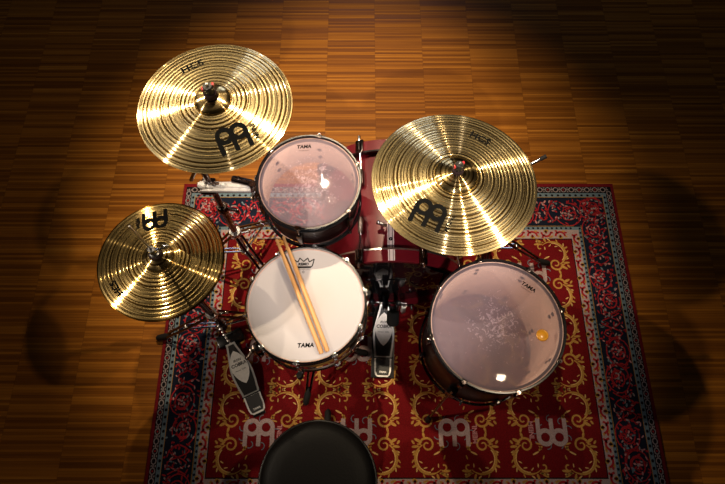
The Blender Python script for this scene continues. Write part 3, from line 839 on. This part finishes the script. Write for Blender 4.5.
# clutch on the top cymbal
m = MB(); m.lathe([(.004, .935), (.0095, .935), (.010, .932), (.010, .912), (.014, .910), (.014, .898), (.004, .898)], 20)
m.cyl((.008, 0, .923), (.030, .010, .923), .0032, 8); m.box((.034, .012, .923), (.016, .008, .013), 0, .003); m.build('clutch', 'chrome', hs)
m = MB(); m.lathe([(.004, .906), (.018, .904), (.019, .897), (.018, .8915), (.004, .8915)], 24); m.build('clutch_felt', 'felt', hs)

# ------------------------------------------------------------------ cymbals
def cymbal_z(r, R, bow, bell, rb):
    q = (r - rb)/(R - rb)
    if r >= rb: return bow*(1 - q**1.25)
    t = r/rb
    return bow + bell*math.sqrt(max(0., 1 - (t*.985)**2.0))**.9 if t < 1 else bow
def cymbal(name, label, loc, tilt, R, bow, bell, rb, mm, marks, group=None, flip=False, amp=(1., 1.)):
    rs = []
    r = .0058
    while r < R - .0004: rs.append(r); r += .0009
    rs.append(R)
    seg = 144
    zs = []
    for r in rs:
        z = cymbal_z(r, R, bow, bell, rb)
        # blend bell to bow and cut the lathe grooves
        g = 0
        if r > rb + .004 and r < R - .003:
            g = amp[0]*(.00052*math.sin(2*PI*r/.0112) + .00020*math.sin(4*PI*r/.0112 + .9)) + amp[1]*.00010*math.sin(2*PI*r/.0191 + 1.3)
        zs.append(z + g)
    m = MB()
    prof = list(zip(rs, zs)) + [(R, zs[-1]-.0012)] + [(r, cymbal_z(r, R, bow, bell, rb)-.0014) for r in (R*.9, R*.7, R*.5, rb*1.3, rb, rb*.8, rb*.5, .0058)]
    rbf = [0]*(len(prof)-1)
    for i, (r, z) in enumerate(prof[:-1]):
        if r < rb: rbf[i] = 1
    m.lathe(prof, seg, rbf, closed_prof=False)
    zf = lambda x, y: cymbal_z(math.hypot(x, y), R, bow, bell, rb) + .0013
    for kind, size, x, y, up in marks:
        ang = up - PI/2
        if kind == 'logo':
            put_logo(m, size, x, y, ang, zf, 2)
            put_text(m, 'MEINL', size*.24, x + size*.80*math.cos(ang), y + size*.80*math.sin(ang), ang + PI/2, zf, 2, 0, .0003)
        else: put_text(m, kind, size, x, y, ang, zf, 2, 0, .0006)
    rot = (math.atan2(-tilt[1], 1)*1., math.atan2(tilt[0], 1), 0)
    if flip: rot = (PI, 0, 0)
    o = m.build(name, [mm, 'bell', 'print'], loc=loc, rot=rot, ang=32)
    tag(o, label, 'cymbal', group)
    return o
ang2 = lambda x, y: math.atan2(y, x)
cy_crash = cymbal('crash_cymbal', 'brass crash cymbal on the tall stand at the upper left of the kit', (-.387, .895, 1.117), (0, 0), .203, .024, .018, .048, 'bronze',
                  [('logo', .072, .060, -.108, ang2(-.42, .9)), ('HCS', .034, -.070, .118, ang2(-.5, .86))], 'cymbals on boom stands')
cy_ride = cymbal('ride_cymbal', 'large brass ride cymbal hanging over the bass drum, biggest of the cymbals', (.281, .831, .826), (.03, .065), .254, .029, .021, .066, 'bronze',
                 [('logo', .083, -.088, -.128, ang2(.45, .9)), ('HCS', .036, .090, .150, ang2(.50, .86))], 'cymbals on boom stands')
cy_hat = cymbal('hi_hat_cymbal', 'upper brass hi-hat cymbal with dark grooves and an upturned black emblem', (HX, HY, .866), (-.012, .006), .178, .020, .016, .045, 'bronze_dark',
                [('logo', .062, -.030, .118, ang2(.25, -.97)), ('HCS', .026, -.108, -.086, ang2(-.78, -.6))], 'hi-hat cymbals')
cy_hat2 = cymbal('hi_hat_cymbal', 'lower hi-hat cymbal lying upturned beneath the grooved upper one', (HX, HY, .8612), (0, 0), .178, .020, .016, .045, 'bronze_dark', [], 'hi-hat cymbals', True)

# ------------------------------------------------------------------ cymbal stands
def cymbal_top(root, p, nrm, sleeve=.022):
    """tilter sleeve, felts and the red dotted quick nut on the cymbal, along the cymbal's normal"""
    q = Vector((0, 0, 1)).rotation_difference(Vector(nrm).normalized()).to_matrix().to_4x4(); T = Matrix.Translation(p) @ q
    m = MB(); m.lathe([(.004, -.012), (.019, -.012), (.0195, -.008), (.018, -.002), (.004, -.002)], 24, 0, T); m.build('lower_felt', 'felt', root)
    m = MB(); m.lathe([(.004, .0015), (.0165, .0015), (.018, .006), (.017, .016), (.010, .018), (.004, .018)], 24, 0, T); m.build('upper_felt', 'felt', root)
    m = MB(); m.lathe([(.003, .018), (.0125, .018), (.0140, .021), (.0135, .036), (.011, .040), (.003, .040)], 24, 0, T)
    m.box((-.013, -.004, .032), (.005, .010, .009), 1, .001, T); m.box((.012, .007, .036), (.006, .008, .009), 1, .001, T); m.cyl((0, 0, .036), (0, 0, .050), .0042, 10, 2, .001, T)
    m.build('cymbal_nut', ['black_plastic', 'red_mark', 'steel'], root)
    m = MB(); m.cyl((0, 0, -.055), (0, 0, .018), .0035, 10, 0, 0, T); m.cyl((0, 0, -.032), (0, 0, -.013), .010, 14, 0, .002, T); m.build('tilter', 'dark_chrome', root)
    return T @ Vector((0, 0, -.055))

CX, CY = -.500, .880
cs = thing('cymbal_stand', 'chrome boom stand carrying the crash cymbal and the tom clamp', 'cymbal stand', (CX, CY, GZ), group='boom cymbal stands')
m = MB(); m.cyl((0, 0, .10), (0, 0, .52), .0135, 20, 0, .001); m.build('lower_tube', 'dark_chrome', cs)
m = MB(); m.cyl((0, 0, .50), (0, 0, .835), .0105, 20, 0, .001); m.lathe([(.011, .50), (.019, .50), (.020, .505), (.020, .535), (.017, .540), (.011, .540)], 24)
m.cyl((.018, 0, .52), (.05, -.01, .52), .0045, 10); m.box((.055, -.012, .52), (.010, .008, .032), 0, .002); m.build('upper_tube', 'dark_chrome', cs)
m = MB(); m.cyl((0, -.020, .842), (0, .024, .842), .016, 18, 0, .003); m.cyl((.0, .024, .842), (0, .05, .842), .005, 10); m.box((0, .054, .842), (.030, .008, .010), 0, .002); m.build('boom_clamp', 'chrome', cs)
cpos = Vector((-.387 - CX, .895 - CY, 1.117 + .024 + .018 - GZ))
e = cymbal_top(cs, cpos, (0, 0, 1))
m = MB(); m.tube([Vector((-.05, -.006, .742)), Vector((0, 0, .842)), e + Vector((-.004, 0, -.004))], .0065, 12); m.ball(e, .012); m.build('boom_arm', 'chrome', cs)
tripod(cs, [(.145, .205), (-.245, -.040), (.170, -.185)], .30, .12)

th = thing('tom_holder', 'silver clamp bar between the crash stand and the dark rack tom', 'tom mount', (CX, CY, GZ + .66))
m = MB(); m.box((-.004, -.002, .030), (.046, .044, .046), 0, .006); m.cyl((-.03, -.024, .030), (.02, -.024, .030), .007, 12, 0, .002); m.cyl((-.03, -.024, .03), (-.03, -.024, .062), .0045, 8); m.build('stand_clamp', 'dark_chrome', th)
m = MB(); m.box((.052, -.012, .045), (.170, .036, .014), 0, .005); m.box((.052, -.012, .054), (.150, .016, .008), 0, .003)
m.cyl((-.022, -.012, .050), (-.022, -.012, .066), .014, 14, 0, .003); m.cyl((.05, -.012, .05), (.05, -.012, .068), .009, 12, 0, .003); m.build('clamp_bar', 'silver', th)
m = MB(); m.cyl((.075, .010, .060), (.142, -.006, .060), .0125, 16, 0, .003); m.cyl((.10, .004, .06), (.10, .004, .082), .006, 10, 0, .002); m.build('tom_arm', 'dark_chrome', th)
m = MB(); m.box((.02, -.012, .068), (.036, .010, .010), 0, .003); m.ball((.02, -.012, .064), .009); m.build('wing_nut', 'chrome', th)

RXs, RYs = .478, .893
rs_ = thing('cymbal_stand', 'chrome boom stand under the ride cymbal, one black foot showing behind the floor tom', 'cymbal stand', (RXs, RYs, GZ), group='boom cymbal stands')
m = MB(); m.cyl((0, 0, .10), (0, 0, .46), .0135, 20, 0, .001); m.build('lower_tube', 'dark_chrome', rs_)
m = MB(); m.cyl((0, 0, .44), (0, 0, .735), .0105, 20, 0, .001); m.lathe([(.011, .44), (.019, .44), (.020, .445), (.020, .475), (.017, .48), (.011, .48)], 24); m.build('upper_tube', 'dark_chrome', rs_)
m = MB(); m.cyl((0, -.022, .745), (0, .022, .745), .016, 18, 0, .003); m.cyl((0, .022, .745), (0, .05, .745), .005, 10); m.box((0, .054, .745), (.030, .008, .010), 0, .002); m.build('boom_clamp', 'dark_chrome', rs_)
nr = Vector((.03, .065, 1)).normalized()
rp = Vector((.281 - RXs, .831 - RYs, .826 - GZ)) + nr*(.029 + .021)
e = cymbal_top(rs_, rp, nr)
bv = Vector((.100, .037, .047))
m = MB(); m.tube([bv*.94, Vector((0, 0, 0)), (e - Vector((0, 0, .745)))], .0052, 12, 0, Matrix.Translation((0, 0, .745))); m.ball(e, .011); m.build('boom_arm', 'chrome', rs_)
m = MB(); m.cyl(bv*.86 + Vector((0, 0, .745)), bv*1.04 + Vector((0, 0, .745)), .0066, 12, 0, .001); m.build('boom_end_cap', 'rubber', rs_)
tripod(rs_, [(.325, -.033), (.050, .300), (.050, -.190)], .32, .13)

# ------------------------------------------------------------------ snare stand
ss = thing('snare_stand', 'chrome tripod stand with rubber feet holding up the white snare drum', 'drum stand', (-.1735, .494, GZ))
m = MB(); m.cyl((0, 0, .10), (0, 0, .34), .0125, 18, 0, .001); m.build('lower_tube', 'dark_chrome', ss)
m = MB(); m.cyl((0, 0, .30), (0, 0, .44), .0095, 18, 0, .001); m.lathe([(.010, .30), (.018, .30), (.018, .335), (.010, .335)], 20); m.ball((0, 0, .445), .018); m.build('upper_tube', 'chrome', ss)
for a in (20, 140, 262):
    T = Matrix.Rotation(math.radians(a), 4, 'Z')
    m = MB(); m.tube([(.008, 0, .445), (.10, 0, .462), (.186, 0, .482), (.200, 0, .500)], .006, 10, 0, T); ao = m.build('basket_arm', 'dark_chrome', ss)
    m = MB(); m.tube([(.180, 0, .4805), (.2035, 0, .488), (.2045, 0, .524)], [.010, .011, .009], 12, 0, T); m.build('grip', 'rubber', ao)
tripod(ss, [(-.050, -.218), (.175, -.030), (-.03, .20)], .22, .10)

# ------------------------------------------------------------------ sticks
def stick(loc, d, label):
    m = MB(); L = .400
    pr = [(1e-4, 0), (.0055, .0006), (.0070, .003), (.0072, .010), (.0072, .28), (.0066, .32), (.0048, .375), (.0040, .386), (.0048, .391), (.0054, .395), (.0044, .3995), (.0020, .4015), (1e-4, .402)]
    m.lathe(pr, 20)
    put = Vector((0, 0, 1)).rotation_difference(Vector(d).normalized())
    o = m.build('drumstick', 'hickory', loc=loc); o.rotation_mode = 'QUATERNION'; o.rotation_quaternion = put
    for r_, z in (('', .20),):
        pass
    return tag(o, label, 'drumstick', 'pair of drumsticks on the snare')
SH = SN.z + SND - .009      # head plane
b1 = Vector((-.1225, .335, SH + .0098)); t1 = Vector((-.278, .703, SH + .0235))
b2 = Vector((-.1045, .341, SH + .0104)); t2 = Vector((-.2535, .706, SH + .0240))
stick(b1, t1 - b1, 'wooden drumstick lying on the snare, the one nearer the hi-hat')
stick(b2, t2 - b2, 'wooden drumstick lying on the snare, the one nearer the kick pedal')

# ------------------------------------------------------------------ throne
tr = thing('drum_throne', 'round black vinyl drum stool seat in front of the snare drum', 'stool', (-.137, -.022, GZ))
m = MB(); R0 = .183
m.lathe([(1e-4, .492), (.05, .4925), (.11, .492), (.145, .489), (.165, .482), (.176, .470), (.178, .462)], 96); m.build('seat_top', 'vinyl', tr)
m = MB(); m.lathe([(.178, .464), (.182, .455), (.183, .430), (.180, .405), (.172, .395), (1e-4, .393)], 96); m.build('seat_side', 'vinyl', tr)
m = MB(); m.lathe([(.179 + .0045*math.cos(t*PI/5), .465 + .0045*math.sin(t*PI/5)) for t in range(10)], 96, closed_prof=True); m.build('piping', 'piping', tr)
m = MB(); m.cyl((0, 0, .06), (0, 0, .395), .0145, 18, 0, .001); m.lathe([(.015, .37), (.06, .388), (.06, .394), (.015, .394)], 24); m.build('post', 'dark_chrome', tr)
tripod(tr, [(.24*math.cos(t), .24*math.sin(t)) for t in (PI/2, PI/2 + 2*PI/3, PI/2 - 2*PI/3)], .24, .10)

# ------------------------------------------------------------------ camera
cam = bpy.data.cameras.new('camera'); cam.lens = 28; cam.sensor_width = 36
co = bpy.data.objects.new('camera', cam); COL.objects.link(co)
co.location = (0, 0, 2.35); co.rotation_euler = (math.radians(90 - 67.6), 0, 0)
S.camera = co

# ------------------------------------------------------------------ light
def spot(name, loc, aim, power, ang, blend, col, rad=.05):
    l = bpy.data.lights.new(name, 'SPOT'); l.energy = power; l.spot_size = math.radians(ang); l.spot_blend = blend
    l.color = col; l.shadow_soft_size = rad
    o = bpy.data.objects.new(name, l); COL.objects.link(o); o.location = loc
    o.rotation_euler = (Vector(aim) - Vector(loc)).to_track_quat('-Z', 'Y').to_euler()
    return o
WARM = (1, .80, .56)
spot('ceiling_spot', (-.29, 1.93, 3.15), (-.10, 1.30, .3), 440, 50, 1., (1, .80, .53), .024)
spot('ceiling_spot', (1.80, .90, 3.1), (.20, .86, .85), 230, 24, .7, WARM, .035)
spot('ceiling_spot', (1.02, .53, 3.1), (-.35, .66, .3), 50, 62, .8, (1, .78, .52), .038)
spot('ceiling_spot', (-1.9, 2.3, 3.1), (-.2, .88, .95), 170, 28, .9, WARM, .035)
spot('ceiling_spot', (-2.6, .35, 3.1), (-.34, .64, .72), 190, 30, .9, (1, .83, .64), .065)
spot('ceiling_spot', (.13, -1.3, 3.05), (.06, .82, .65), 250, 21, .45, (1, .89, .83), .04)
al = bpy.data.lights.new('far_window_daylight', 'AREA'); al.energy = 18; al.color = (.58, .70, 1); al.size = 1.4; al.size_y = .9; al.shape = 'RECTANGLE'
ao = bpy.data.objects.new('far_window_daylight', al); COL.objects.link(ao); ao.location = (0, 5.6, 2.9)
ao.rotation_euler = (Vector((0, 1.5, 0)) - Vector(ao.location)).to_track_quat('-Z', 'Y').to_euler()

w = bpy.data.worlds.new('room'); S.world = w; w.use_nodes = True
w.node_tree.nodes['Background'].inputs[0].default_value = (.9, .72, .55, 1)
w.node_tree.nodes['Background'].inputs[1].default_value = .006

S.view_settings.view_transform = 'Standard'; S.view_settings.look = 'None'
S.view_settings.exposure = 0; S.view_settings.gamma = 1; S.view_settings.use_curve_mapping = False
S.cycles.use_denoising = True
S.cycles.max_bounces = 8; S.cycles.transparent_max_bounces = 16
